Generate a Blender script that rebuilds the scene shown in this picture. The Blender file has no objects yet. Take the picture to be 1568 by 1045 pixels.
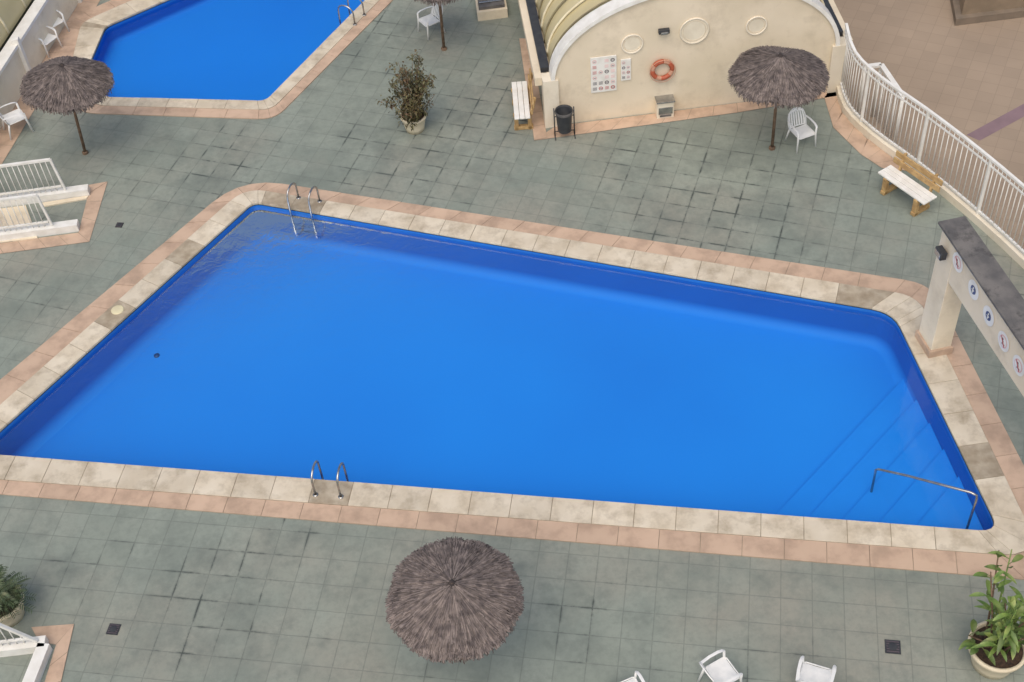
import bpy, math, random
from mathutils import Vector, Matrix, geometry, noise
random.seed(7)
S=bpy.context.scene
# ---------------------------------------------------------------- camera calibration
F=2050.0; PIT=math.radians(47); ROLL=math.asin(0.092); H=18.9
fw=Vector((0,math.cos(PIT),-math.sin(PIT))); up0=Vector((0,math.sin(PIT),math.cos(PIT))); r0=Vector((1,0,0))
CR=r0*math.cos(ROLL)-up0*math.sin(ROLL); CU=r0*math.sin(ROLL)+up0*math.cos(ROLL)
CP=Vector((0,0,H))
def ray(px,py): return CR*(px-784)-CU*(py-522.5)+fw*F
def G(px,py,z=0.0):
    d=ray(px,py); t=(z-H)/d.z; return CP+d*t
def PL(px,py,p,n):
    d=ray(px,py); return CP+d*((p-CP).dot(n)/d.dot(n))
def HT(b,px,py):
    d=ray(px,py); a=d.x*d.x+d.y*d.y
    t=((b.x-CP.x)*d.x+(b.y-CP.y)*d.y)/a
    return CP.z+d.z*t+0
cam=bpy.data.objects.new("camera",bpy.data.cameras.new("camera")); S.collection.objects.link(cam); S.camera=cam
cam.data.sensor_width=36; cam.data.lens=F/1568*36; cam.data.clip_end=2000
M=Matrix((CR,CU,-fw)).transposed().to_4x4(); M.translation=CP; cam.matrix_world=M
# ---------------------------------------------------------------- materials
def nd(nt,t,**k):
    n=nt.nodes.new(t)
    for a,b in k.items():
        if a in n.inputs.keys(): n.inputs[a].default_value=b
        else: setattr(n,a,b)
    return n
def rgb(r,g,b): # sRGB 0-255 -> linear
    f=lambda c:(c/255/12.92 if c/255<=.04045 else ((c/255+.055)/1.055)**2.4)
    return (f(r),f(g),f(b),1)
def base(name):
    m=bpy.data.materials.new(name); m.use_nodes=True; nt=m.node_tree; return m,nt,nt.nodes["Principled BSDF"]
def mk(name,c1,c2,sc=3.0,rough=.7,bump=.1,bsc=40.0,island=0.0,metal=0.0,dirt=None,dsc=.8,dlo=.5,dhi=.7,trans=0):
    m,nt,p=base(name); L=nt.links.new
    g=nd(nt,"ShaderNodeNewGeometry")
    n1=nd(nt,"ShaderNodeTexNoise",Scale=sc,Detail=3.0); L(g.outputs["Position"],n1.inputs["Vector"])
    rp=nd(nt,"ShaderNodeMapRange"); rp.inputs[1].default_value=.35; rp.inputs[2].default_value=.65; L(n1.outputs["Fac"],rp.inputs[0])
    mx=nd(nt,"ShaderNodeMix",data_type='RGBA'); mx.inputs[6].default_value=c1; mx.inputs[7].default_value=c2; L(rp.outputs[0],mx.inputs[0])
    out=mx.outputs[2]
    if dirt:
        n2=nd(nt,"ShaderNodeTexNoise",Scale=dsc,Detail=6.0,Roughness=.68); L(g.outputs["Position"],n2.inputs["Vector"])
        r2=nd(nt,"ShaderNodeMapRange"); r2.inputs[1].default_value=dlo; r2.inputs[2].default_value=dhi; L(n2.outputs["Fac"],r2.inputs[0])
        m2=nd(nt,"ShaderNodeMix",data_type='RGBA'); L(r2.outputs[0],m2.inputs[0]); L(out,m2.inputs[6]); m2.inputs[7].default_value=dirt; out=m2.outputs[2]
    if island:
        h=nd(nt,"ShaderNodeHueSaturation"); mr=nd(nt,"ShaderNodeMapRange"); mr.inputs[3].default_value=1-island; mr.inputs[4].default_value=1+island*.7
        L(g.outputs["Random Per Island"],mr.inputs[0]); L(mr.outputs[0],h.inputs["Value"]); L(out,h.inputs["Color"]); out=h.outputs[0]
    L(out,p.inputs["Base Color"]); p.inputs["Roughness"].default_value=rough; p.inputs["Metallic"].default_value=metal
    if bump:
        n3=nd(nt,"ShaderNodeTexNoise",Scale=bsc,Detail=3.0); L(g.outputs["Position"],n3.inputs["Vector"])
        b=nd(nt,"ShaderNodeBump",Strength=bump,Distance=.02); L(n3.outputs["Fac"],b.inputs["Height"]); L(b.outputs[0],p.inputs["Normal"])
    return m
CREAM=mk("cream_render",rgb(229,215,190),rgb(219,205,179),1.2,.85,.15,60,dirt=rgb(194,179,154),dsc=1.5,dlo=.5,dhi=.85)
PALE=mk("pale_render",rgb(232,222,202),rgb(222,211,189),1.2,.85,.15,60,dirt=rgb(196,184,160),dsc=1.5,dlo=.52,dhi=.85)
WHITE=mk("white_paint",rgb(236,234,227),rgb(224,221,212),5,.45,.05)
PLAST=mk("white_plastic",rgb(238,237,232),rgb(226,226,222),8,.35,0)
WOOD=mk("bench_wood",rgb(196,164,112),rgb(170,136,90),8,.6,.2,island=.15)
POST=mk("post_wood",rgb(128,104,82),rgb(98,78,60),12,.8,.3)
STEEL=mk("stainless_steel",rgb(190,190,188),rgb(160,160,160),8,.25,0,metal=.9)
DARK=mk("dark_plastic",rgb(48,50,54),rgb(60,62,64),8,.5,.05)
GREYB=mk("grey_concrete",rgb(118,114,110),rgb(92,90,89),3,.9,.4,50,dirt=rgb(68,66,65),dsc=4)
ORANGE=mk("lifebuoy_orange",rgb(186,98,68),rgb(172,84,58),6,.5,0)
POT=mk("pot_plastic",rgb(226,214,186),rgb(212,198,168),4,.6,.05)
SOIL=mk("soil",rgb(80,62,48),rgb(52,42,34),20,.95,.6)
MORTAR=mk("mortar",rgb(164,152,132),rgb(132,120,104),3,.95,.3)
def coping_mat():
    m=mk("coping_stone",rgb(216,205,184),rgb(202,189,166),2.2,.85,.25,90,island=.08,dirt=rgb(164,150,128),dsc=2.6,dlo=.46,dhi=.76)
    nt=m.node_tree; L=nt.links.new; p=nt.nodes["Principled BSDF"]
    src=p.inputs["Base Color"].links[0].from_socket
    g=nd(nt,"ShaderNodeNewGeometry"); w=nd(nt,"ShaderNodeTexWhiteNoise",noise_dimensions='1D'); L(g.outputs["Random Per Island"],w.inputs["W"])
    gt=nd(nt,"ShaderNodeMath",operation='GREATER_THAN'); gt.inputs[1].default_value=.87; L(w.outputs["Value"],gt.inputs[0])
    ns=nd(nt,"ShaderNodeTexNoise",Scale=5.0,Detail=5.0); L(g.outputs["Position"],ns.inputs["Vector"])
    ad=nd(nt,"ShaderNodeMath",operation='MULTIPLY'); L(gt.outputs[0],ad.inputs[0]); L(ns.outputs["Fac"],ad.inputs[1])
    mx=nd(nt,"ShaderNodeMix",data_type='RGBA'); L(ad.outputs[0],mx.inputs[0]); L(src,mx.inputs[6]); mx.inputs[7].default_value=rgb(118,102,80); L(mx.outputs[2],p.inputs["Base Color"])
    return m
COPE=coping_mat()
PINK=mk("pink_tile",rgb(200,173,149),rgb(188,160,137),2.0,.85,.2,70,island=.07,dirt=rgb(162,141,121),dsc=2.0,dlo=.47,dhi=.78)
def deck_mat(name,ang_far,ang_near,ysplit,spots):
    m,nt,p=base(name); L=nt.links.new
    g=nd(nt,"ShaderNodeNewGeometry")
    def brick(ang,ms,sm):
        mp=nd(nt,"ShaderNodeMapping"); mp.inputs["Rotation"].default_value=(0,0,-ang); L(g.outputs["Position"],mp.inputs[0])
        b=nd(nt,"ShaderNodeTexBrick",offset=0.0,squash=1.0); L(mp.outputs[0],b.inputs["Vector"])
        b.inputs["Scale"].default_value=1; b.inputs["Brick Width"].default_value=.5; b.inputs["Row Height"].default_value=.5
        b.inputs["Mortar Size"].default_value=ms; b.inputs["Mortar Smooth"].default_value=sm
        b.inputs["Color1"].default_value=(0,0,0,1); b.inputs["Color2"].default_value=(1,1,1,1); b.inputs["Mortar"].default_value=(.5,.5,.5,1)
        return b
    b1,b2=brick(ang_far,.010,.4),brick(ang_near,.010,.4)
    w1,w2=brick(ang_far,.045,1.0),brick(ang_near,.045,1.0)
    sx=nd(nt,"ShaderNodeSeparateXYZ"); L(g.outputs["Position"],sx.inputs[0])
    ml=nd(nt,"ShaderNodeMath",operation='MULTIPLY_ADD'); ml.inputs[1].default_value=-ysplit[1]; L(sx.outputs[0],ml.inputs[0]); L(sx.outputs[1],ml.inputs[2])
    lt=nd(nt,"ShaderNodeMath",operation='LESS_THAN'); lt.inputs[1].default_value=ysplit[0]; L(ml.outputs[0],lt.inputs[0])
    mc=nd(nt,"ShaderNodeMix",data_type='RGBA'); L(lt.outputs[0],mc.inputs[0]); L(b1.outputs["Color"],mc.inputs[6]); L(b2.outputs["Color"],mc.inputs[7])
    mf=nd(nt,"ShaderNodeMix",data_type='FLOAT'); L(lt.outputs[0],mf.inputs[0]); L(b1.outputs["Fac"],mf.inputs[2]); L(b2.outputs["Fac"],mf.inputs[3])
    mw=nd(nt,"ShaderNodeMix",data_type='FLOAT'); L(lt.outputs[0],mw.inputs[0]); L(w1.outputs["Fac"],mw.inputs[2]); L(w2.outputs["Fac"],mw.inputs[3])
    def nz(sc,lo,hi,det=5.0,ro=.6,off=0):
        mp=nd(nt,"ShaderNodeMapping"); mp.inputs["Location"].default_value=(off,off*.7,0); L(g.outputs["Position"],mp.inputs[0])
        n=nd(nt,"ShaderNodeTexNoise",Scale=sc,Detail=det,Roughness=ro); L(mp.outputs[0],n.inputs["Vector"])
        r=nd(nt,"ShaderNodeMapRange"); r.inputs[1].default_value=lo; r.inputs[2].default_value=hi; L(n.outputs["Fac"],r.inputs[0]); return r.outputs[0]
    def mul(a,b):
        q=nd(nt,"ShaderNodeMath",operation='MULTIPLY'); L(a,q.inputs[0])
        if isinstance(b,float): q.inputs[1].default_value=b
        else: L(b,q.inputs[1])
        return q.outputs[0]
    def mix(fac,a,b,amt=1.0,blend='MIX'):
        x=nd(nt,"ShaderNodeMix",data_type='RGBA',blend_type=blend); L(mul(fac,amt),x.inputs[0])
        for i,v in ((6,a),(7,b)):
            if isinstance(v,tuple): x.inputs[i].default_value=v
            else: L(v,x.inputs[i])
        return x.outputs[2]
    c=mix(nz(.35,.35,.65),rgb(140,147,135),rgb(124,133,123))
    c=mix(mc.outputs[2],c,rgb(150,158,147),.36)
    c=mix(nz(.22,.46,.66,off=11),c,rgb(151,144,130),.6)
    c=mix(nz(.6,.50,.68,6.0,.7,51),c,rgb(108,116,108),.6)
    c=mix(nz(2.2,.5,.76,6.0,.72,5),c,rgb(98,105,99),.6)
    c=mix(nz(9,.45,.75,4.0,.7,3),c,rgb(110,116,109),.4)
    c=mix(mf.outputs[0],c,rgb(102,107,100),.45)
    msk=nz(.55,.55,.67,4.0,.55,31)
    for (cx,cy,rr) in spots:
        d=nd(nt,"ShaderNodeVectorMath",operation='DISTANCE'); L(g.outputs["Position"],d.inputs[0]); d.inputs[1].default_value=(cx,cy,0)
        r=nd(nt,"ShaderNodeMapRange",interpolation_type='SMOOTHSTEP'); r.inputs[1].default_value=rr; r.inputs[2].default_value=rr*.2; L(d.outputs["Value"],r.inputs[0])
        mxx=nd(nt,"ShaderNodeMath",operation='MAXIMUM'); L(msk,mxx.inputs[0]); L(r.outputs[0],mxx.inputs[1]); msk=mxx.outputs[0]
    pb=nz(1.7,.47,.60,6.0,.68,17)
    q=mul(msk,pb)
    c=mix(mul(q,mw.outputs[0]),c,rgb(66,74,70),.85)
    c=mix(mul(q,mf.outputs[0]),c,rgb(42,48,46),.75)
    c=mix(mul(msk,nz(1.1,.42,.68,6.0,.7,71)),c,rgb(92,100,95),.55)
    L(c,p.inputs["Base Color"]); p.inputs["Roughness"].default_value=.8
    iv=nd(nt,"ShaderNodeMath",operation='SUBTRACT'); iv.inputs[0].default_value=1; L(mf.outputs[0],iv.inputs[1])
    b=nd(nt,"ShaderNodeBump",Strength=.4,Distance=.005); L(iv.outputs[0],b.inputs["Height"])
    L(b.outputs[0],p.inputs["Normal"])
    return m
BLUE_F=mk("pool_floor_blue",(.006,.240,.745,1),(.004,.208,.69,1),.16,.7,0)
BLUE_W=mk("pool_wall_shaded_blue",(.002,.132,.49,1),(.002,.120,.46,1),.7,.7,0)  # darker version of floor blue: wall shade and water dimming put into the colour
BLUE_S=mk("pool_step_blue",(.006,.238,.745,1),(.005,.230,.73,1),2,.7,0)
BLUE_R=mk("pool_riser_blue",(.004,.222,.71,1),(.004,.216,.70,1),2,.7,0)
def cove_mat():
    m,nt,p=base("pool_cove_shaded_blue"); L=nt.links.new; g=nd(nt,"ShaderNodeNewGeometry"); sx=nd(nt,"ShaderNodeSeparateXYZ"); L(g.outputs["Normal"],sx.inputs[0])
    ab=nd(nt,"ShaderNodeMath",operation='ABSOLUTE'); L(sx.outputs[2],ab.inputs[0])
    mx=nd(nt,"ShaderNodeMix",data_type='RGBA'); L(ab.outputs[0],mx.inputs[0]); mx.inputs[6].default_value=(.002,.126,.475,1); mx.inputs[7].default_value=(.005,.224,.715,1)  # painted wall shade, fading to floor blue as the surface turns upward
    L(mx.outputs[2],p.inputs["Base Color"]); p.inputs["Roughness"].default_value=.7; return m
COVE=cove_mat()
def water_mat(name,bump,tint):
    m=bpy.data.materials.new(name); m.use_nodes=True; nt=m.node_tree; L=nt.links.new
    nt.nodes.remove(nt.nodes["Principled BSDF"]); out=nt.nodes["Material Output"]
    t=nd(nt,"ShaderNodeBsdfTransparent",Color=tint); gl=nd(nt,"ShaderNodeBsdfGlossy",Roughness=.07); gl.inputs["Color"].default_value=(.8,.9,1,1)
    fr=nd(nt,"ShaderNodeFresnel",IOR=1.32); mx=nd(nt,"ShaderNodeMixShader")
    g=nd(nt,"ShaderNodeNewGeometry"); n=nd(nt,"ShaderNodeTexNoise",Scale=3.6,Detail=4.0,Roughness=.6,Distortion=.4); L(g.outputs["Position"],n.inputs["Vector"])
    b=nd(nt,"ShaderNodeBump",Strength=bump,Distance=.02); L(n.outputs["Fac"],b.inputs["Height"]); L(b.outputs[0],gl.inputs["Normal"]); L(b.outputs[0],fr.inputs["Normal"])
    L(fr.outputs[0],mx.inputs[0]); L(t.outputs[0],mx.inputs[1]); L(gl.outputs[0],mx.inputs[2]); L(mx.outputs[0],out.inputs[0]); return m
WATER=water_mat("pool_water",.20,(.80,.95,1,1)); WATER2=water_mat("small_pool_water",.6,(.82,.97,1,1))
# ---------------------------------------------------------------- mesh builder
class B:
    def __init__(s): s.v=[];s.f=[];s.m=[];s.sm=[];s.mats=[]
    def mi(s,m):
        if m not in s.mats: s.mats.append(m)
        return s.mats.index(m)
    def poly(s,pts,m,sm=False):
        b=len(s.v); s.v+= [Vector(p) for p in pts]; s.f.append(tuple(range(b,b+len(pts)))); s.m.append(s.mi(m)); s.sm.append(sm)
    def faces(s,vs,fs,m,sm=False):
        b=len(s.v); s.v+=[Vector(p) for p in vs]; k=s.mi(m)
        for f in fs: s.f.append(tuple(b+i for i in f)); s.m.append(k); s.sm.append(sm)
    def box(s,c,sz,m,R=None):
        c=Vector(c); vs=[]
        for z in(-.5,.5):
            for x,y in((-.5,-.5),(.5,-.5),(.5,.5),(-.5,.5)):
                o=Vector((x*sz[0],y*sz[1],z*sz[2])); vs.append(c+(R@o if R else o))
        s.faces(vs,[(3,2,1,0),(4,5,6,7),(0,1,5,4),(1,2,6,5),(2,3,7,6),(3,0,4,7)],m)
    def prism(s,pts,z0,z1,m,mside=None):
        n=len(pts); p2=[Vector((p[0],p[1],0)) for p in pts]
        tri=geometry.tessellate_polygon([p2])
        lo=[Vector((p.x,p.y,z0)) for p in p2]; hi=[Vector((p.x,p.y,z1)) for p in p2]
        s.faces(hi,[tuple(t) for t in tri],m)
        s.faces(lo+hi,[(i,(i+1)%n,n+(i+1)%n,n+i) for i in range(n)],mside or m)
    def beam(s,a,b,w,h,m,up=Vector((0,0,1))):
        a=Vector(a);b=Vector(b); d=(b-a); l=d.length; d.normalize(); x=d.cross(up).normalized(); u=x.cross(d)
        R=Matrix((d,x,u)).transposed(); s.box((a+b)/2,(l,w,h),m,R)
    def tube(s,pts,r,m,n=8,closed=False):
        pts=[Vector(p) for p in pts]; N=len(pts); rr=r if isinstance(r,(list,tuple)) else [r]*N
        vs=[];nrm=None
        for i,p in enumerate(pts):
            if closed: t=(pts[(i+1)%N]-pts[i-1]).normalized()
            else: t=(pts[min(i+1,N-1)]-pts[max(i-1,0)]).normalized()
            if nrm is None:
                nrm=t.orthogonal().normalized()
            nrm=(nrm-t*nrm.dot(t)).normalized(); bi=t.cross(nrm)
            for k in range(n):
                a=2*math.pi*k/n; vs.append(p+(nrm*math.cos(a)+bi*math.sin(a))*rr[i])
        fs=[]
        for i in range(N if closed else N-1):
            j=(i+1)%N
            for k in range(n): fs.append((i*n+k,i*n+(k+1)%n,j*n+(k+1)%n,j*n+k))
        if not closed: fs+= [tuple(reversed(range(n))),tuple((N-1)*n+k for k in range(n))]
        s.faces(vs,fs,m,True)
    def lathe(s,prof,m,n=24,c=(0,0,0)):
        c=Vector(c); vs=[];fs=[]
        for r,z in prof:
            for k in range(n):
                a=2*math.pi*k/n; vs.append(c+Vector((r*math.cos(a),r*math.sin(a),z)))
        for i in range(len(prof)-1):
            for k in range(n): fs.append((i*n+k,i*n+(k+1)%n,(i+1)*n+(k+1)%n,(i+1)*n+k))
        s.faces(vs,fs,m,True)
    def grid(s,g,m,sm=True,th=0):
        R=len(g);C=len(g[0]); vs=[Vector(p) for row in g for p in row]
        s.faces(vs,[(i*C+j,i*C+j+1,(i+1)*C+j+1,(i+1)*C+j) for i in range(R-1) for j in range(C-1)],m,sm)
    def obj(s,name,loc=(0,0,0),rz=0,bevel=0,scale=1):
        me=bpy.data.meshes.new(name); me.from_pydata([tuple(v) for v in s.v],[],s.f)
        for m in s.mats: me.materials.append(m)
        me.polygons.foreach_set("material_index",s.m); me.polygons.foreach_set("use_smooth",s.sm); me.update()
        o=bpy.data.objects.new(name,me); S.collection.objects.link(o); o.location=loc; o.rotation_euler=(0,0,rz); o.scale=(scale,)*3
        if bevel:
            md=o.modifiers.new("bevel",'BEVEL'); md.width=bevel; md.segments=2; md.limit_method='ANGLE'
        return o
def xy(p,z): return Vector((p.x,p.y,z))
def roundp(pts,rad,seg=5):
    out=[];N=len(pts)
    for i in range(N):
        p=pts[i];a=pts[i-1];b=pts[(i+1)%N];r=rad[i]
        da=(a-p).normalized();db=(b-p).normalized(); p0=p+da*r;p1=p+db*r
        for k in range(seg+1):
            t=k/seg; out.append(p0*(1-t)**2+p*2*t*(1-t)+p1*t*t)
    return out
def inset(P,d):
    N=len(P); ar=sum(P[i].x*P[(i+1)%N].y-P[(i+1)%N].x*P[i].y for i in range(N)); sg=1 if ar>0 else -1; out=[]
    for i in range(N):
        e1=(P[i]-P[i-1]).normalized(); e2=(P[(i+1)%N]-P[i]).normalized()
        n1=Vector((-e1.y,e1.x,0))*sg; n2=Vector((-e2.y,e2.x,0))*sg; n=(n1+n2)
        n=n/max(.5,n.length_squared/2); out.append(P[i]+n*d)
    return out
# ---------------------------------------------------------------- pools
A1=[G(388,311),G(1367,479),G(1531,816),G(-38,695)]
B1=[G(376,289),G(1406,455),G(1598,856),G(-118,727)]
C1=[G(371,273),G(1426,436),G(1660,896),G(-190,742)]
A2=[G(160,150),G(407,156),G(605,-45),G(430,-75),G(162,42),G(137,100)]
B2=[G(145,163),G(416,170),G(640,-58),G(430,-98),G(125,36),G(108,105)]
C2=[G(122,174),G(421,184),G(668,-66),G(430,-118),G(108,30),G(82,110)]
def ringed(Ai,Bi,Ci,rA,rB,rC,name,split):
    a=roundp(Ai,rA);b=roundp(Bi,rB);c=roundp(Ci,rC); N=len(a)
    co=B(); pk=B()
    for (P,Q,bd,mat,z1,w) in ((a,b,co,COPE,.035,split[0]),(b,c,pk,PINK,.022,split[1])):
        for i in range(N):
            j=(i+1)%N
            bd.poly([xy(P[i],z1-.010),xy(P[j],z1-.010),xy(Q[j],z1-.010),xy(Q[i],z1-.010)][::-1],MORTAR)
        for i in range(N):
            j=(i+1)%N
            if (i%6)!=5:
                if i%6 not in(0,2,4): continue
                k=(i+2)%N if (i%6)<4 else (i+1)%N
                segs=[([P[i],P[(i+1)%N],P[k]],[Q[i],Q[(i+1)%N],Q[k]])] if (i%6)<4 else [([P[i],P[k]],[Q[i],Q[k]])]
            else:
                qd=(Q[j]-Q[i]); QL=qd.length; qd.normalize()
                s0=(P[i]-Q[i]).dot(qd); s1=(P[j]-Q[i]).dot(qd); s0=min(max(s0,.0),QL*.3); s1=max(min(s1,QL),QL*.7)
                n=max(1,round((s1-s0)/w)); segs=[]
                PP=[P[i].lerp(P[j],k/n) for k in range(n+1)]
                QQ=[Q[i]+qd*(s0+(s1-s0)*k/n) for k in range(n+1)]
                for k in range(n):
                    qs=[QQ[k],QQ[k+1]]
                    if k==0 and s0>.02: qs=[Q[i]]+qs
                    if k==n-1 and QL-s1>.02: qs=qs+[Q[j]]
                    segs.append(([PP[k],PP[k+1]],qs))
            for pi,qi in segs:
                loop=pi+qi[::-1]; cen=sum(loop,Vector())/len(loop)
                sh=[p+(cen-p).normalized()*.006 for p in loop]
                jit=random.uniform(-.002,.002)
                n=len(sh); lo=[xy(p,z1-.05) for p in sh]; hi=[xy(p,z1+jit) for p in sh]
                bd.faces(lo+hi,[tuple(range(n,2*n))]+[(q,(q+1)%n,n+(q+1)%n,n+q) for q in range(n)],mat)
    co.obj(name+"_coping",bevel=.005); pk.obj(name+"_tile_border")
    return a
def basin(a,name,depth,wm,steps=None,R=.2):
    bd=B(); n=len(a); K=8
    levels=[]
    for k in range(0,K+1):
        t=k/K*math.pi/2; levels.append((max(.0002,R*(1-math.cos(t))),-(depth-R)-R*math.sin(t)))
    L_=[[xy(p,z) for p in inset(a,d_)] for d_,z in levels]
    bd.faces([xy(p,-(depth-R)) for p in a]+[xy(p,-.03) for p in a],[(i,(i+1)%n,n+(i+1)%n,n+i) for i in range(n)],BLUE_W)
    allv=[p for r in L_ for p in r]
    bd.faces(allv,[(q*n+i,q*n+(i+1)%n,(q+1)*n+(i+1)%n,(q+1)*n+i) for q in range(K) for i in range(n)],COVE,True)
    tri=geometry.tessellate_polygon([[xy(p,0) for p in L_[-1]]])
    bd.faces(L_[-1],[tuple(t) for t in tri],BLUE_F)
    if steps: steps(bd)
    bd.obj(name)
    tri=geometry.tessellate_polygon([[xy(p,0) for p in a]])
    w=B(); w.faces([xy(p,-.10) for p in a],[tuple(t) for t in tri],wm); w.obj("pool_water")
a1=ringed(A1,B1,C1,[.2,.4,.35,.1],[.5,.45,.7,.3],[1.0,.5,.9,.3],"swimming_pool",(.7,.7))
def st(bd):
    cn=A1[2]; u=(A1[1]-A1[2]).normalized(); v=(A1[3]-A1[2]).normalized()
    for i,(k,z) in enumerate(((1.5,-.50),(2.15,-.57),(2.8,-.64),(3.4,-.71),(4.0,-.79))):
        p=[cn+(u+v)*.02,cn+v*k,cn+u*k*1.05]
        bd.prism(p,z-.1,z,BLUE_S,BLUE_R)
basin(a1,"swimming_pool",.88,WATER,st)
a2=ringed(A2,B2,C2,[.2]*6,[.3]*6,[.4]*6,"small_pool",(.7,.7))
basin(a2,"small_pool",.5,WATER2,R=.12)
# ---------------------------------------------------------------- deck and ground
fb=[(1283,128),(1296,172),(1335,212),(1400,260),(1480,325),(1568,405),(1660,500),(1760,640),(1800,780)]
outer=[G(-320,1330),G(1950,1330),G(1900,900)]+[G(*p) for p in fb[::-1]]+[G(1262,40),G(1215,-90),G(1180,-320),G(150,-420),G(-420,-160),G(-420,500)]
tri=geometry.tessellate_polygon([[xy(p,0) for p in outer],[xy(p,0) for p in a1],[xy(p,0) for p in a2]])
allp=outer+a1+a2
df=(A1[1]-A1[0]); dn=(A1[2]-A1[3])
k=(A1[2].y-A1[3].y)/(A1[2].x-A1[3].x)
y0=A1[3].y-k*A1[3].x
spots=[(G(a_,b_).x,G(a_,b_).y,r_) for a_,b_,r_ in ((1110,310,3.8),(980,240,2.0),(640,235,2.4),(750,165,2.6),(330,265,1.8),(540,60,2.2),(330,900,1.5),(290,970,1.0))]
DECK=deck_mat("green_deck_tiles",math.atan2(df.y,df.x),math.atan2(dn.y,dn.x),(y0+.3,k),spots)
bd=B(); vs=[xy(p,0) for p in allp]
fs=[]
for t in tri:
    a,b,c=[vs[i] for i in t]
    fs.append(tuple(t) if (b-a).cross(c-a).z>0 else tuple(reversed(t)))
bd.faces(vs,fs,DECK)
n=len(outer)
bd.faces([xy(p,0) for p in outer]+[xy(p,-1.5) for p in outer],[(i,(i+1)%n,n+(i+1)%n,n+i) for i in range(n)],CREAM)
bd.obj("pool_deck")
def pave_mat():
    m,nt,p=base("tan_pavement"); L=nt.links.new; g=nd(nt,"ShaderNodeNewGeometry")
    mp=nd(nt,"ShaderNodeMapping"); mp.inputs["Rotation"].default_value=(0,0,.5); L(g.outputs["Position"],mp.inputs[0])
    b=nd(nt,"ShaderNodeTexBrick",offset=0.0); L(mp.outputs[0],b.inputs["Vector"]); b.inputs["Scale"].default_value=1; b.inputs["Brick Width"].default_value=.4; b.inputs["Row Height"].default_value=.4; b.inputs["Mortar Size"].default_value=.006
    b.inputs["Color1"].default_value=rgb(178,158,136); b.inputs["Color2"].default_value=rgb(171,152,131); b.inputs["Mortar"].default_value=rgb(158,140,121)
    n=nd(nt,"ShaderNodeTexNoise",Scale=.5,Detail=6.0); L(g.outputs["Position"],n.inputs["Vector"])
    mx=nd(nt,"ShaderNodeMix",data_type='RGBA',blend_type='MULTIPLY'); mx.inputs[0].default_value=.42; L(b.outputs["Color"],mx.inputs[6]); L(n.outputs["Fac"],mx.inputs[7]); L(mx.outputs[2],p.inputs["Base Color"]); p.inputs["Roughness"].default_value=.85; return m
bd=B(); bd.poly([(-600,-600,-1.5),(600,-600,-1.5),(600,900,-1.5),(-600,900,-1.5)],pave_mat()); bd.obj("ground")
PURP=mk("purple_paint",rgb(142,118,122),rgb(130,108,112),2,.8,.1)
bd=B(); bd.poly([xy(G(1480,207,-1.5),-1.495),xy(G(1500,216,-1.5),-1.495),xy(G(1640,140,-1.5),-1.495),xy(G(1625,128,-1.5),-1.495)],PURP); bd.obj("pavement_stripe")
bd=B()
q=[G(1462,40,-1.5),G(1640,18,-1.5),G(1640,-80,-1.5),G(1440,-80,-1.5)]
bd.prism([(p.x,p.y) for p in q],-1.5,-1.3,mk("brown_kerb",rgb(132,118,102),rgb(118,106,92),3,.85,.2))
cq=sum(q,Vector())/4; q2=[p.lerp(cq,.1) for p in q]
bd.prism([(p.x,p.y) for p in q2],-1.3,-.6,mk("tan_wall",rgb(150,132,110),rgb(134,118,98),3,.85,.2)); bd.obj("low_planter_wall")
def strip(name,a0,a1_,b0,b1,w=.45,z=.012,mat=PINK,bd=None):
    own=bd is None; bd=bd or B()
    n=max(1,round((b1-b0).length/w))
    bd.poly([xy(a0,z-.006),xy(a1_,z-.006),xy(b1,z-.006),xy(b0,z-.006)],MORTAR)
    for k in range(n):
        lp=[a0.lerp(a1_,k/n),a0.lerp(a1_,(k+1)/n),b0.lerp(b1,(k+1)/n),b0.lerp(b1,k/n)]; c=sum(lp,Vector())/4
        bd.poly([xy(p+(c-p).normalized()*.006,z) for p in lp],mat)
    if own: bd.obj(name)
# ---------------------------------------------------------------- vaulted building
L0=G(850,192); R0=G(1272,140); e=(R0-L0); W=e.length; e.normalize(); back=(G(795,10)-G(832,200)).normalized()
nrm=Vector((e.y,-e.x,0)); 
if nrm.y>0: nrm=-nrm
perp=-nrm
back=(back*.6+perp*.4).normalized()
hs=HT(L0,846,124)
apexH=3.18
def arch(s,t):
    a=math.pi*(1-t); return L0+e*(W/2+math.cos(a)*(W/2))+Vector((0,0,hs+math.sin(a)*(apexH-hs)))
NA=40; arc=[arch(0,i/NA) for i in range(NA+1)]
bl=B()
front=[L0+Vector((0,0,0)),R0]+arc[::-1]
bl.poly(front,CREAM)
bl.poly([p+perp*.25 for p in front][::-1],CREAM)
LEN=16
VG,vnt,vp=base("polycarbonate_yellow"); 
g_=nd(vnt,"ShaderNodeNewGeometry"); n_=nd(vnt,"ShaderNodeTexNoise",Scale=1.2,Detail=5.0); vnt.links.new(g_.outputs["Position"],n_.inputs["Vector"])
x_=nd(vnt,"ShaderNodeMix",data_type='RGBA'); x_.inputs[6].default_value=rgb(214,200,156); x_.inputs[7].default_value=rgb(176,164,124); vnt.links.new(n_.outputs["Fac"],x_.inputs[0]); vnt.links.new(x_.outputs[2],vp.inputs["Base Color"]); vp.inputs["Roughness"].default_value=.35
RIB=mk("rib_paint",rgb(232,222,192),rgb(218,207,174),4,.5,0)
RIBD=mk("rib_dark_olive",rgb(140,130,98),rgb(124,115,90),4,.5,0)  # darker olive colour for every other vault rib
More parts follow.
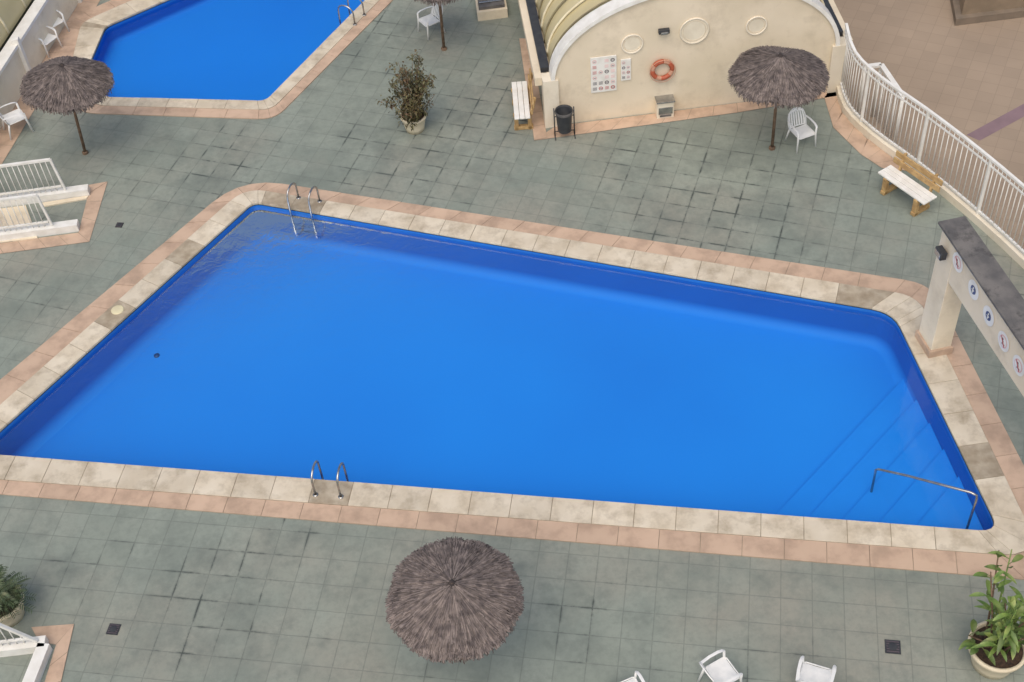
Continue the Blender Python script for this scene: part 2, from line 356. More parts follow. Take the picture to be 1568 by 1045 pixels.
def vault(bd,arc,back,LEN,step=.5,off=0.1):
    g=[[p+back*off-Vector((0,0,.06)) for p in arc],[p+back*LEN-Vector((0,0,.06)) for p in arc]]
    bd.grid(g,VG)
    k=off+step*.7; i_=0
    while k<LEN:
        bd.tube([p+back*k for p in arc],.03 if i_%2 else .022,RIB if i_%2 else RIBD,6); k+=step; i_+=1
    for i in (13,27):
        bd.beam(arc[i]+back*off,arc[i]+back*LEN,.04,.05,RIB)
vault(bl,arc,back,LEN)
ctrr=L0+e*W/2+Vector((0,0,hs*.6))
rim_o=[p+(p-ctrr).normalized()*.05 for p in arc]
rim_i=[p-(p-ctrr).normalized()*.04 for p in arc]
f=nrm*.06; bk=perp*.3
for i in range(NA):
    bl.faces([rim_i[i]+f,rim_i[i+1]+f,rim_o[i+1]+f,rim_o[i]+f,rim_i[i]+bk,rim_i[i+1]+bk,rim_o[i+1]+bk,rim_o[i]+bk],[(0,1,2,3),(3,2,6,7),(1,0,4,5)],WHITE)
for P,sg in ((L0,-1),(R0,1)):
    o=e*sg
    bl.beam(P+perp*.125+o*.0+Vector((0,0,hs/2)),P+back*LEN+Vector((0,0,hs/2)),.2,hs-.02,CREAM)
    bl.beam(P+o*.13+back*.35+Vector((0,0,hs+.06)),P+o*.13+back*LEN+Vector((0,0,hs+.06)),.20,.12,DARK)
    bl.beam(P+o*.31+back*.1+Vector((0,0,hs-.06)),P+o*.31+back*LEN+Vector((0,0,hs-.06)),.16,.2,CREAM)
    bl.box(P+o*.06+perp*.1+Vector((0,0,hs/2+.02)),(.34,.34,hs+.04),PALE,Matrix((e,perp,Vector((0,0,1)))).transposed())
bl.obj("vaulted_building")
bd=B()
strip("",G(818,216),G(1130,173),G(851,193.5),G(1128,158.5),.5,bd=bd)
strip("",G(1130,173),G(1292,146),G(1128,158.5),G(1282,139),.5,bd=bd)
strip("",G(818,216),G(795,60),G(838,212),G(812,60),.5,z=.02,bd=bd)
bd.obj("building_tile_border")
Mf=Matrix((e,nrm,Vector((0,0,1)))).transposed()
def onf(px,py,off=.0): return PL(px,py,L0+nrm*off,nrm)
VPAN=mk("vent_panel",rgb(232,222,200),rgb(222,211,188),5,.6,.05)
for px,py,r in ((1063,47,.31),(1158,39,.22),(968,67,.23)):
    c=onf(px,py,.0); bd=B()
    bd.tube([c+e*math.cos(t*math.pi/16)*r+Vector((0,0,math.sin(t*math.pi/16)*r))+nrm*.016 for t in range(32)],.020,PALE,6,closed=True)
    ds=[c+nrm*.010+e*math.cos(t*math.pi/16)*r+Vector((0,0,math.sin(t*math.pi/16)*r)) for t in range(32)]
    bd.poly(ds,VPAN); 
    bd.tube([c+e*math.cos(t*math.pi/16)*r*.8+Vector((0,0,math.sin(t*math.pi/16)*r*.8))+nrm*.012 for t in range(32)],.008,CREAM,6,closed=True)
    bd.obj("round_vent")
SRED=mk("sign_red",rgb(190,110,105),rgb(180,100,98),5,.5,0); SPK=mk("sign_pink",rgb(225,190,186),rgb(220,180,178),5,.5,0); SBLK=mk("sign_black",rgb(80,72,78),rgb(90,80,84),5,.5,0)
SBLUE=mk("sign_blue",rgb(80,90,128),rgb(70,80,116),5,.5,0)
def sign(c,w,h,cols,rows,name):
    bd=B(); bd.box(c+nrm*.02,(w,.03,h),WHITE,Mf)
    for i in range(cols):
        for j in range(rows):
            if random.random()<.12: continue
            cc=c+e*((i+.5)/cols-.5)*w*.94+Vector((0,0,((j+.5)/rows-.5)*h*.94))
            m=random.choice([SRED,SPK,SPK,SBLK]); rr=min(w/cols,h/rows)*.34
            if random.random()<.6:
                ps=[cc+nrm*.039+e*math.cos(t*math.pi/6)*rr+Vector((0,0,math.sin(t*math.pi/6)*rr)) for t in range(12)]
                bd.poly(ps,m); ps=[cc+nrm*.042+e*math.cos(t*math.pi/6)*rr*.6+Vector((0,0,math.sin(t*math.pi/6)*rr*.6)) for t in range(12)]; bd.poly(ps,WHITE)
                bd.box(cc+nrm*.043,(rr*.9,.004,rr*.25),SBLK,Mf)
            else:
                for kk in range(3): bd.box(cc+nrm*.038+Vector((0,0,(kk-1)*rr*.6)),(rr*1.8,.006,rr*.18),m,Mf)
    bd.obj(name)
sign(onf(924,113),.57,.92,4,6,"rules_sign"); sign(onf(958,106),.22,.55,2,4,"rules_sign")
c=onf(1013,104); bd=B(); BAND=mk("buoy_band",rgb(205,156,130),rgb(195,146,120),5,.5,0)
for q in range(8):
    m=ORANGE if q%2==0 else BAND
    span=math.pi/4+(.22 if q%2==0 else -.22); st0=q*math.pi/4-(.11 if q%2==0 else -.11)
    bd.tube([c+nrm*.08+(e*math.cos(st0+span*k/8)+Vector((0,0,math.sin(st0+span*k/8))))*.22 for k in range(9)],.055,m,10)
bd.tube([c+nrm*.14+(e*math.cos(k*math.pi/12)+Vector((0,0,math.sin(k*math.pi/12))))*.285 for k in range(24)],.008,BAND,5,closed=True)
bd.obj("lifebuoy")
bd=B(); c=onf(1016,46); bd.box(c+nrm*.05,(.24,.1,.1),DARK,Mf); bd.box(c+nrm*.12+Vector((0,0,-.01)),(.16,.05,.06),STEEL,Mf); bd.obj("wall_lamp",bevel=.01)
bd=B(); c=onf(1016,160)
bd.box(c+nrm*.12,(.38,.24,.46),PALE,Mf); bd.box(c+nrm*.245,(.32,.02,.18),STEEL,Mf); bd.box(c+nrm*.13+Vector((0,0,.24)),(.42,.28,.03),STEEL,Mf); bd.box(c+nrm*.255+Vector((0,0,-.13)),(.26,.01,.05),GREYB,Mf); bd.obj("meter_box",bevel=.01)
bd=B(); 
bd.lathe([(.15,.16),(.18,.58),(.195,.70),(.185,.71),(.17,.68),(.14,.24),(0,.24)],DARK,24); bd.lathe([(0,.16),(.15,.16)],DARK,24)
for sx in(-1,1):
    bd.tube([(sx*.22,0,.02),(sx*.22,0,.78)],.014,DARK,6); bd.tube([(sx*.22,-.15,.015),(sx*.22,.15,.015)],.014,DARK,6); bd.tube([(sx*.22,0,.55),(sx*.18,0,.55)],.012,DARK,6)
bd.tube([(-.22,0,.14),(.22,0,.14)],.012,DARK,6); bd.lathe([(.197,.64),(.205,.68),(.197,.715)],GREYB,24)
bd.obj("litter_bin",G(865,208),0)
# ---------------------------------------------------------------- benches
def bench(name,s0,s1,backside,seatm,wd=.4):
    bd=B(); d=(s1-s0); l=d.length; d.normalize(); b=Vector((-d.y,d.x,0)); 
    if b.dot(backside)<0: b=-b
    R=Matrix((d,b,Vector((0,0,1)))).transposed(); c=(s0+s1)/2
    T=lambda x,y,z:R@Vector((x,y,z))
    for i in range(3): bd.box(T(0,(-1+i)*wd/3,.45),(l,wd/3-.008,.04),seatm,R)
    for i in range(2): bd.box(T(0,wd*.62+i*.04,.60+i*.15),(l*.98,.035,.135),WOOD,R)
    for sx in(-1,1):
        x=sx*(l/2-.22)
        bd.box(T(x,0,.40),(.09,wd*1.1,.06),WOOD,R); bd.box(T(x,-wd*.38,.19),(.11,.09,.38),WOOD,R); bd.box(T(x,wd*.45,.19),(.11,.09,.38),WOOD,R); bd.box(T(x,.02,.05),(.11,wd*1.2,.08),WOOD,R)
        bd.beam(T(x,wd*.55,.38),T(x,wd*.85,.84),.07,.05,WOOD,up=d)
    bd.obj(name,c,0,bevel=.008)
bench("park_bench",xy(G(1354,259,.45),0),xy(G(1425,308,.45),0),Vector((1,1,0)),WHITE,.38)
bench("park_bench",xy(G(800,182,.45),0),xy(G(795,126,.45),0),Vector((1,0,0)),WHITE,.36)
# ---------------------------------------------------------------- fence and kerb
def fence(name,pts,h,z0,gap=.125,r=.011,kerb=None):
    bd=B()
    P=[Vector(p) for p in pts]; kk=0
    for i in range(len(P)-1):
        a,b=P[i],P[i+1]; l=(b-a).length; n=max(1,round(l/gap)); 
        for k in range(n):
            p=a.lerp(b,(k+.5)/n); kk+=1
            if kk%14==0: bd.box(xy(p,z0+h/2),(.06,.06,h+.02),WHITE)
            else: bd.tube([xy(p,z0+.06),xy(p,z0+h)],r,WHITE,5)
        bd.beam(xy(a,z0+h),xy(b,z0+h),.06,.05,WHITE); bd.beam(xy(a,z0+.08),xy(b,z0+.08),.045,.04,WHITE)
        bd.beam(xy(a,z0+h-.16),xy(b,z0+h-.16),.03,.03,WHITE)
        if kerb: bd.beam(xy(a,kerb/2),xy(b,kerb/2),.18,kerb,PALE)
    bd.obj(name)
def smooth(pts,n=4):
    out=[]
    P=[pts[0]]+pts+[pts[-1]]
    for i in range(1,len(P)-2):
        for k in range(n):
            t=k/n; a,b,c,d=P[i-1],P[i],P[i+1],P[i+2]
            out.append(.5*((2*b)+(c-a)*t+(2*a-5*b+4*c-d)*t*t+(3*b-3*c+d-a)*t**3))
    out.append(pts[-1]); return out
fpts=smooth([G(*p) for p in fb[:8]],3)
fence("metal_fence",fpts,1.42,.18,kerb=.18)
bd=B(); fi=[G(1262,150),G(1276,196),G(1318,237),G(1350,258)]
fo=[G(*p) for p in fb[:4]]
for i in range(3): strip("",fi[i],fi[i+1],fo[i]+Vector((-.1,0,0)),fo[i+1]+Vector((-.1,-.05,0)),.5,bd=bd)
bd.obj("fence_tile_border")
bd=B(); pts=[G(1328,86,.3),G(1352,83,.3),G(1386,132,.3)]
bd.beam(xy(pts[0],.0),xy(pts[1],0),.12,.06,WHITE); bd.beam(xy(pts[1],0),xy(pts[2],0),.12,.06,WHITE)
for p in pts: bd.tube([xy(p,-1.5),xy(p,0)],.04,WHITE,8)
for k in range(9):
    p=pts[1].lerp(pts[2],(k+.5)/9); bd.tube([xy(p,-1.4),xy(p,0)],.012,WHITE,5)
bd.obj("ramp_handrail")
# ---------------------------------------------------------------- pillar and beam
pb=G(1399,518); hp=HT(pb,1440,345)
t0=G(1443,345,hp); t1=G(1580,546,hp); t2=G(1479,337,hp)
bdv=(t1-t0); bdv.z=0; bdv.normalize(); sd=Vector((-bdv.y,bdv.x,0)); 
if sd.dot(t2-t0)<0: sd=-sd
wd=max(.35,(t2-t0).dot(sd))
R=Matrix((bdv,sd,Vector((0,0,1)))).transposed()
bd=B(); o=xy(t0,0)
BD=.85; LB=7.5
bd.box(o+bdv*(.26)+sd*(wd/2)+Vector((0,0,(hp-.05)/2)),(.52,wd-.04,hp-.05),CREAM,R)
bd.box(o+bdv*(.26)+sd*(wd/2)+Vector((0,0,.10)),(.60,wd+.04,.20),PINK,R)
bd.box(o+bdv*(.52+LB/2)+sd*(wd/2)+Vector((0,0,hp-BD/2-.05)),(LB,wd-.05,BD),CREAM,R)
bd.box(o+bdv*(LB/2+.2)+sd*(wd/2)+Vector((0,0,hp-.02)),(LB+.6,wd+.06,.06),GREYB,R)
bd.box(o+bdv*(LB-.3)+sd*(wd/2)+Vector((0,0,(hp-BD)/2-.03)),(.5,wd-.06,hp-BD-.05),CREAM,R)
bd.obj("pillar_gateway",bevel=.01)
facep=o+sd*.02
for i,(px,py) in enumerate(((1467,402),(1491,444),(1514,484),(1537,523),(1560,560))):
    c=PL(px,py,facep,sd); bd=B()
    def disc(r,off,m,du=0,dz=0): bd.poly([c+bdv*du+Vector((0,0,dz))-sd*off+bdv*math.cos(t*math.pi/12)*r+Vector((0,0,math.sin(t*math.pi/12)*r)) for t in range(24)],m)
    disc(.18,.006,WHITE)
    if i in(1,2):
        disc(.085,.010,SBLUE); disc(.02,.014,WHITE,.0,.045); bd.box(c-sd*.016+Vector((0,0,-.02)),(.03,.004,.07),WHITE,R); bd.box(c-sd*.016,(.08,.004,.018),WHITE,R)
    else:
        disc(.12,.010,SPK); disc(.10,.014,WHITE); disc(.025,.018,SBLK,-.02,.04); bd.box(c-sd*.018+Vector((0,0,-.02)),(.035,.004,.07),SBLK,R); bd.box(c-sd*.018+bdv*.03+Vector((0,0,-.04)),(.07,.005,.022),SBLK,R)
        R45=R@Matrix.Rotation(math.radians(45),3,'Y'); bd.box(c-sd*.022,(.21,.004,.022),SRED,R45)
    bd.obj("round_sign")
c=PL(1449,386,facep,sd); bd=B(); bd.box(c-sd*.10,(.22,.12,.16),DARK,R); bd.tube([c,c-sd*.1],.02,DARK,6); bd.box(c-sd*.165,(.18,.01,.12),STEEL,R); bd.obj("floodlight",bevel=.01)
# ---------------------------------------------------------------- ladders and handrails
def ladder(name,p,direc,w=.5,steps=True,hh=.45):
    bd=B(); d=direc.normalized(); s=Vector((-d.y,d.x,0))
    for k in(-1,1):
        o=p+s*k*w/2; pts=[o-d*.35+Vector((0,0,.0))]
        pts+= [o-d*.35+Vector((0,0,hh*.75))]
        for t in range(9):
            a=math.pi*t/8; pts.append(o-d*.13-d*.22*math.cos(a)+Vector((0,0,hh+.18*math.sin(a))))
        pts+=[o+d*.10+Vector((0,0,.1)),o+d*.10+Vector((0,0,-.5))]
        bd.tube(pts,.021,STEEL,8); bd.lathe([(.05,.035),(.05,.05),(.03,.055)],STEEL,12,c=o-d*.35)
    if steps:
        for z in(-.2,-.35,-.5): bd.beam(p-s*w/2+d*.1+Vector((0,0,z)),p+s*w/2+d*.1+Vector((0,0,z)),.07,.03,STEEL)
    bd.obj(name)
def inward(a,b,c):
    d=(b-a).normalized(); n=Vector((-d.y,d.x,0)); return n if n.dot(c-a)>0 else -n
cen=sum(A1,Vector())/4
ladder("pool_ladder",G(464,324),inward(A1[0],A1[1],cen),.5,hh=.38)
ladder("pool_ladder",G(510,737),inward(A1[2],A1[3],cen),.46,hh=.38)
ladder("pool_ladder",G(533,28),inward(A2[1],A2[2],sum(A2,Vector())/6),.45,hh=.35)
bd=B(); a=G(1484,799); t=min(.75,HT(a,1489,748)); b=G(1390,729,t-.25); c=G(1345,719,.05)
bd.tube([xy(a,-.45),xy(a,t-.12),xy(a,t-.03)+(b-a)*.01,xy(a.lerp(b,.1),t-.01),xy(b,t-.25),xy(c,.05),xy(c+(c-b).normalized()*.06,-.02),xy(c+(c-b).normalized()*.05,-.7)],.022,STEEL,8)
bd.obj("pool_handrail")
# ---------------------------------------------------------------- drains, lids
def drain(px,py,s=.22,z=.004):
    bd=B(); bd.box((0,0,0.003),(s,s,.01),DARK)
    for i in range(5): bd.box((0,(i-2)*s*.18,.012),(s*.8,s*.07,.008),SBLK)
    bd.lathe([(s*.3,.018),(s*.2,.022),(0,.022)],DARK,16); bd.obj("floor_drain",G(px,py,z),math.atan2(dn.y,dn.x))
drain(174,964,.2);drain(1367,991,.24);drain(183,345,.15)
bd=B(); bd.lathe([(.13,0),(.13,.012),(.11,.016),(0,.016)],mk("lid",rgb(225,215,175),rgb(210,200,165),5,.5,0),24); bd.obj("skimmer_lid",G(180,475,.036))
bd=B(); bd.lathe([(.06,0),(.06,.012),(0,.02)],mk("drain_blue",rgb(20,60,110),rgb(16,50,96),5,.5,0),16); bd.obj("pool_drain",G(240,545,-.875))
# ---------------------------------------------------------------- parasols
STRAW=mk("thatch_straw",rgb(132,120,113),rgb(98,89,86),9,.9,0,island=.5)
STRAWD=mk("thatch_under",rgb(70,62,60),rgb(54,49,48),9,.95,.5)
def parasol(apex,foot,R=1.0,rise=.46,seed=0):
    random.seed(seed); bd=B(); ax=(apex-foot).normalized(); 
    ex=ax.orthogonal().normalized(); ey=ax.cross(ex)
    ctr=apex-foot
    wob=[random.uniform(0,6.28) for _ in range(4)]
    def S_(r,a,off=0): 
        rr=r/R; z=-rise*(rr**1.12)+off-.025*rr*math.sin(3*a+wob[0])-.02*rr*math.sin(5*a+wob[1])
        return ctr+ex*math.cos(a)*r+ey*math.sin(a)*r+ax*z
    n=48; rs=[0.0,.3,.6,.85,1.0]
    edge=[R*(.94+.03*random.random()) for _ in range(n)]
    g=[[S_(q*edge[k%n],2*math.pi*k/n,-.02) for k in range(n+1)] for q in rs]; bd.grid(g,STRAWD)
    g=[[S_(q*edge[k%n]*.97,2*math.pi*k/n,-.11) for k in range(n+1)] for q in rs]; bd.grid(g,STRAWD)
    for i in range(6000):
        a=random.uniform(0,2*math.pi); layer=random.random()**.6; r=layer*R*.93; l=random.uniform(.16,.36)*R
        lim=1+.02*math.sin(7*a+wob[2])+.015*math.sin(13*a+wob[3])
        r1=min(r+l,R*lim*random.uniform(.94,1.03)); da=random.gauss(0,.05)/(r1+.3); w=random.uniform(.004,.010)
        o0=random.uniform(0,.02);o1=random.uniform(.0,.045) - (.03 if r1>R*.93 else 0)
        p0=S_(r,a,o0);p1=S_(r1,a+da,o1); side=(p1-p0).cross(ax)
        if side.length<1e-5: continue
        side=side.normalized()*w; bd.poly([p0-side*.7,p0+side*.7,p1+side,p1-side],STRAW)
    for i in range(900):
        a=random.uniform(0,2*math.pi); r=R*random.uniform(.92,.99); p0=S_(r,a,0); p1=S_(r*1.01,a,-random.uniform(.07,.17)); s=ax.cross(p0-ctr).normalized()*random.uniform(.004,.009)
        bd.poly([p0-s,p0+s,p1+s,p1-s],STRAW)
    bd.tube([(0,0,0),ctr+ax*.04],.035,POST,8); bd.lathe([(.07,0),(.07,.05),(.04,.07)],POST,12)
    for k in range(8):
        a=k*math.pi/4; bd.tube([ctr-ax*.12,S_(R*.9,a,-.13)],.012,POST,5)
    bd.lathe([(.0,.07),(.03,.05),(.05,.0),(.07,-.05)],STRAWD,12,c=ctr)
    bd.obj("thatched_parasol",foot)
f=G(1182,228); ha=HT(f,1190,86); ha=min(max(ha,2.3),2.7)
parasol(G(1195,86,ha),f,1.02,seed=1)
parasol(G(95,101,ha),G(131,235),.98,seed=2)
ap=G(692,893,ha-.1); parasol(ap,xy(ap,0)+Vector((-.02,.12,0)),1.01,rise=.42,seed=3)
f=G(680,76); parasol(G(667,-62,ha),f,1.0,seed=4)
# ---------------------------------------------------------------- chairs
def chair(loc,rz,m=PLAST,sc=.82):
    bd=B()
    W2=.25
    g=[]
    for j in range(7):
        y=-.22+j*.075; row=[]
        for i in range(7):
            x=(i/3-1)*W2; z=.43-.02*math.cos((i/3-1)*1.4)+ (.015 if j<6 else -.01)+.01*j/6; row.append((x,y,z))
        g.append(row)
    bd.grid(g,m); bd.tube([(-W2,-.22,.43),(-W2,.22,.44),(-W2+.04,.25,.42),(W2-.04,.25,.42),(W2,.22,.44),(W2,-.22,.43)],.014,m,6)
    def bp(u,v):
        return Vector((u*(W2+.01+.02*math.sin(v*3))*(1-.18*v*v), -.22-.16*v-.03*(1-u*u), .44+.40*v+ .06*v*(1-u*u)))
    for k in range(7):
        u=-0.8+k*1.6/6
        for q in range(5):
            v0,v1=q/5,(q+1)/5; bd.poly([bp(u-.09,v0),bp(u+.09,v0),bp(u+.09,v1),bp(u-.09,v1)],m,True)
    g=[[bp(-1+2*i/8,v) for i in range(9)] for v in(.86,.93,1.0)]; bd.grid(g,m)
    g=[[bp(-1+2*i/8,v) for i in range(9)] for v in(0,.06)]; bd.grid(g,m)
    bd.tube([bp(-1,0),bp(-1,.35),bp(-1,.7),bp(-.97,.95),bp(-.7,1.03),bp(-.3,1.05),bp(.3,1.05),bp(.7,1.03),bp(.97,.95),bp(1,.7),bp(1,.35),bp(1,0)],.016,m,6)
    for sx in(-1,1):
        g=[]
        for (x,y,z) in ((.265,-.30,.66),(.29,-.1,.67),(.295,.1,.66),(.285,.2,.64),(.28,.235,.60)):
            g.append([(sx*(x-.03),y,z),(sx*(x+.0),y,z+.008),(sx*(x+.03),y,z)])
        bd.grid(g,m)
        bd.tube([(sx*.28,.225,.61),(sx*.265,.23,.42),(sx*.29,.27,0)],[.026,.030,.022],m,6)
        bd.tube([(sx*.245,-.22,.45),(sx*.25,-.26,.3),(sx*.27,-.33,0)],[.030,.028,.022],m,6)
        bd.tube([(sx*.265,-.30,.66),(sx*.25,-.26,.5),(sx*.25,-.22,.43)],.016,m,6)
    bd.obj("plastic_chair",loc,rz,scale=sc)
def face(px,py,rz,z=0,sc=.82): chair(G(px,py,z),rz,sc=sc)
face(1226,221,math.radians(200))
face(660,50,math.radians(120))
face(30,200,math.radians(-60),sc=.9)
face(87,52,math.radians(225)); face(76,78,math.radians(235))
face(1104,1048,math.radians(-65)); face(1244,1056,math.radians(-25),sc=.86); face(962,1078,math.radians(20))
# ---------------------------------------------------------------- plants
def leafmat(n,a,b,c): return mk(n,a,b,5,.5,0,island=.45,dirt=c,dsc=3)
FIC=leafmat("shrub_leaf",rgb(102,96,60),rgb(74,76,48),rgb(126,92,68)); STR=leafmat("broad_leaf",rgb(116,138,66),rgb(82,110,50),rgb(146,154,88)); PAL=leafmat("palm_leaf",rgb(84,100,66),rgb(64,80,52),rgb(112,112,76))
def pot(bd,r,h):
    bd.lathe([(0,0),(r*.72,0),(r*.80,h*.3),(r*.95,h*.8),(r*1.04,h*.86),(r*1.04,h),(r*.93,h),(r*.9,h*.88)],POT,32); bd.lathe([(r*.9,h*.88),(0,h*.9)],SOIL,24)
def leaf(bd,p,d,l,w,m,droop=.3):
    d=d.normalized(); s=d.cross(Vector((0,0,1)))
    if s.length<.01: s=Vector((1,0,0))
    s.normalize(); s=(s+Vector((0,0,random.uniform(-.5,.5)))).normalized(); n=s.cross(d)
    c0=p;c1=p+d*l*.5; c2=p+d*l+Vector((0,0,-droop*l))
    mid=c1+Vector((0,0,-.03*l)); lift=n*w*.25
    bd.faces([c0,c1+s*w+lift,c2,c1-s*w+lift,mid],[(0,4,1),(1,4,2),(0,3,4),(4,3,2)],m,True)
def rd(): 
    while 1:
        v=Vector((random.uniform(-1,1),random.uniform(-1,1),random.uniform(-1,1)))
        if .05<v.length<1: return v
random.seed(11)
bd=B(); pot(bd,.29,.42)
for k in range(24):
    a=random.uniform(0,6.28); top=Vector((math.cos(a)*random.uniform(.15,.62),math.sin(a)*random.uniform(.15,.62),random.uniform(.7,1.95)))
    mid=Vector((top.x*.35,top.y*.35,top.z*.55)); pts=[Vector((top.x*.12,top.y*.12,.36)),mid,top]
    bd.tube(pts,[.018,.012,.004],POST,5)
    for q in range(8):
        t=random.uniform(.25,1); b=mid.lerp(top,t) if random.random()<.75 else pts[0].lerp(mid,random.uniform(.5,1)); cc=b+rd()*.14; bd.tube([b,cc],.004,POST,4)
        for z in range(13):
            leaf(bd,cc+rd()*.13,rd()+Vector((0,0,.1)),random.uniform(.06,.12),random.uniform(.016,.03),FIC,.4)
bd.obj("potted_shrub",G(636,198))
random.seed(5)
bd=B(); pot(bd,.42,.5)
for k in range(24):
    a=random.uniform(0,6.28); lean=random.uniform(.08,.58); hgt=random.uniform(.7,1.85) if k%3 else random.uniform(.2,.6)
    h=Vector((math.cos(a),math.sin(a),0)); p0=Vector((random.uniform(-.16,.16),random.uniform(-.16,.16),.42))
    top=p0+h*lean+Vector((0,0,hgt)); 
    bd.tube([p0,p0.lerp(top,.5)-h*.03,top],[.020,.015,.009],POST if k%2 else STR,6)
    for q in range(random.randint(5,8)):
        b=p0.lerp(top,random.uniform(.5,1.0)); aa=random.uniform(0,6.28); el=random.uniform(-.1,1.3)
        dd=Vector((math.cos(aa)*math.cos(el),math.sin(aa)*math.cos(el),math.sin(el))); w=random.uniform(.030,.055); l=random.uniform(.20,.38)
        s=dd.cross(Vector((0,0,1))).normalized(); s=(s+rd()*.4).normalized(); p1=b+dd*.07; bd.tube([b,p1],.006,STR,4)
        rows=[]
        for j in range(7):
            t=j/6; c=p1+dd*l*t+Vector((0,0,.10*t-.26*t*t))*l*2; ww=w*math.sin(math.pi*min(1,t*.93+.06))**.7
            rows.append([c-s*ww+Vector((0,0,ww*.35)),c,c+s*ww+Vector((0,0,ww*.35))])
        bd.grid(rows,STR)
bd.obj("potted_broadleaf_plant",G(1518,1014))
random.seed(9)
bd=B(); pot(bd,.36,.45); bd.tube([(0,0,.4),(0.02,0,.62)],[.09,.07],POST,8)
for k in range(46):
    a=random.uniform(0,6.28); el=random.uniform(-.1,1.3); L_=random.uniform(.4,.6); h=Vector((math.cos(a),math.sin(a),0)); pts=[]
    for j in range(9):
        t=j/8; pts.append(Vector((0.02,0,.6))+h*(L_*t*math.cos(el*(1-.4*t)))+Vector((0,0,L_*t*math.sin(el)-.35*L_*t*t)))
    bd.tube(pts,.005,PAL,4)
    for j in range(1,9):
        for q in range(2):
            for sg in(-1,1):
                s=h.cross(Vector((0,0,1)))*sg; p=pts[j].lerp(pts[j-1],q*.5); leaf(bd,p,s+h*.6+Vector((0,0,.25)),.16*(1.1-.5*j/8),.010,PAL,.2)
bd.obj("potted_palm",G(14,942))
# ---------------------------------------------------------------- ramp rails left
def ramprail(name,e1,a,b,h,slope_w):
    bd=B(); d=(b-a).normalized()
    bd.beam(xy(a,.09),xy(b,.09),.2,.18,WHITE)
    n=int(e1/.12)
    bd.beam(xy(a,h),xy(a+d*(e1-slope_w),h),.06,.05,WHITE)
    bd.beam(xy(a+d*(e1-slope_w),h),xy(a+d*e1,.2),.05,.05,WHITE)
    bd.beam(xy(a,.3),xy(a+d*(e1-.05),.3),.04,.04,WHITE)
    for k in range(n):
        s=k*.12; zz=h if s<e1-slope_w else .2+(h-.2)*(e1-s)/slope_w
        p=a+d*s; bd.tube([xy(p,.18),xy(p,zz)],.010,WHITE,5)
    bd.obj(name)
a,b=G(-160,336),G(138,296); ramprail("ramp_railing",(G(104,300)-a).length,a,b,1.05,.06)
a,b=G(-160,388),G(122,350); ramprail("ramp_railing",(G(84,355)-a).length,a,b,1.05,.06)
bd=B()
strip("",G(165,279),G(137,371),G(138,288),G(120,357),.45,bd=bd)
strip("",G(137,371),G(-160,411),G(120,357),G(-160,395),.45,bd=bd)
strip("",G(104,290),G(165,279),G(104,300),G(138,296),.4,z=.018,bd=bd)
bd.obj("ramp_tile_border")
bd=B(); 
bd.prism([tuple(G(60,313)[:2]),tuple(G(136,301)[:2]),tuple(G(133,306)[:2]),tuple(G(66,318)[:2])],0,.03,CREAM)
for i in range(6):
    x=40-i*38; q=[G(x,316+.13*(40-x)*.98),G(x-38,321+.13*(40-x)*.98),G(x-38+18,371+.13*(40-x)),G(x+18,366+.13*(40-x))]
    bd.prism([(p.x,p.y) for p in q],0,.03,COPE if i%2 else CREAM)
bd.obj("ramp_steps")
a,b=G(-160,1018),G(74,990); ramprail("ramp_railing",(G(62,992)-a).length,a,b,1.0,.55)
bd=B(); bd.beam(xy(G(72,994),.09),xy(G(40,1075),.09),.2,.18,WHITE)
bd.obj("ramp_kerb")
bd=B(); strip("",G(48,961),G(114,956),G(60,984),G(86,988),.45,bd=bd); strip("",G(114,956),G(84,1090),G(86,988),G(55,1090),.45,z=.018,bd=bd); bd.obj("ramp_tile_border")
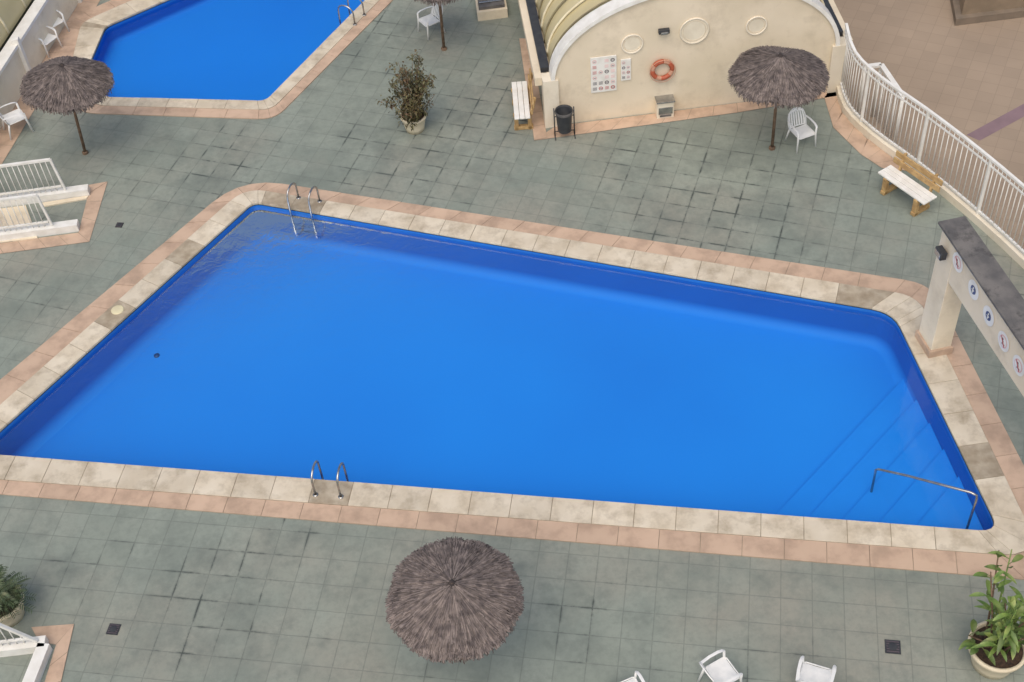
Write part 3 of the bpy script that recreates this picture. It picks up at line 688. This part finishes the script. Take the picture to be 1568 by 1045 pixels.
# ---------------------------------------------------------------- left wall and second vault
w1=G(0,190); w2=G(118,0)
d=(w2-w1).normalized(); w0=w1-d*2.6; w3=w1+d*16
bd=B(); bd.beam(xy(w0,.5),xy(w3,.5),.2,1.0,PALE); bd.beam(xy(w0,1.04),xy(w3,1.04),.3,.08,WHITE)
k=1.0
while k<18:
    p=w0+d*k; bd.box(xy(p,.6)+Vector((.08,-.08,0)),(.16,.16,1.2),WHITE); k+=3.4
lft=Vector((-d.y,d.x,0)); 
if lft.x>0: lft=-lft
arc2=[xy(w0,1.05)+lft*(.25+3*(1-math.cos(t*math.pi/20)))+Vector((0,0,2*math.sin(t*math.pi/20))) for t in range(21)]
bd.grid([[p for p in arc2],[p+d*18.5 for p in arc2]],VG)
k=.3
while k<18.5: bd.tube([p+d*k+Vector((0,0,.03)) for p in arc2],.035,RIB,6); k+=1.1
bd.obj("vaulted_building")
bd=B(); rt=-lft; strip("",w0+rt*.1,w3+rt*.1,w0+rt*.65,w3+rt*.65,.45,bd=bd); bd.obj("wall_tile_border")
bd=B(); q=[G(732,33),G(778,27),G(770,-15),G(726,-10)]
bd.prism([(p.x,p.y) for p in q],0,.25,CREAM); cq=sum(q,Vector())/4; bd.prism([tuple(p.lerp(cq,.14)[:2]) for p in q],.25,.33,GREYB)
for i in range(5):
    a_=q[0].lerp(q[3],(i+.8)/5.6).lerp(cq,.2); b_=q[1].lerp(q[2],(i+.8)/5.6).lerp(cq,.2); bd.beam(xy(a_,.35),xy(b_,.35),.05,.03,STEEL)
bd.obj("vent_box",bevel=.01)
# ---------------------------------------------------------------- light
SE,SAZ=math.radians(60),math.radians(200)
w=bpy.data.worlds.new("World"); S.world=w; w.use_nodes=True; nt=w.node_tree
sky=nt.nodes.new("ShaderNodeTexSky"); sky.sky_type='NISHITA'; sky.sun_disc=False; sky.sun_elevation=SE; sky.sun_rotation=SAZ; sky.dust_density=4; sky.air_density=1
bg=nt.nodes["Background"]; bg.inputs[1].default_value=.142; nt.links.new(sky.outputs[0],bg.inputs[0])
sl=bpy.data.lights.new("sun",'SUN'); sl.energy=1.45; sl.angle=math.radians(65); sl.color=(1,.92,.79)
so=bpy.data.objects.new("sun",sl); S.collection.objects.link(so)
dv=Vector((math.sin(SAZ)*math.cos(SE),math.cos(SAZ)*math.cos(SE),math.sin(SE)))
so.rotation_euler=dv.to_track_quat('Z','Y').to_euler()
S.view_settings.view_transform='Standard'; S.view_settings.look='None'; S.view_settings.exposure=0
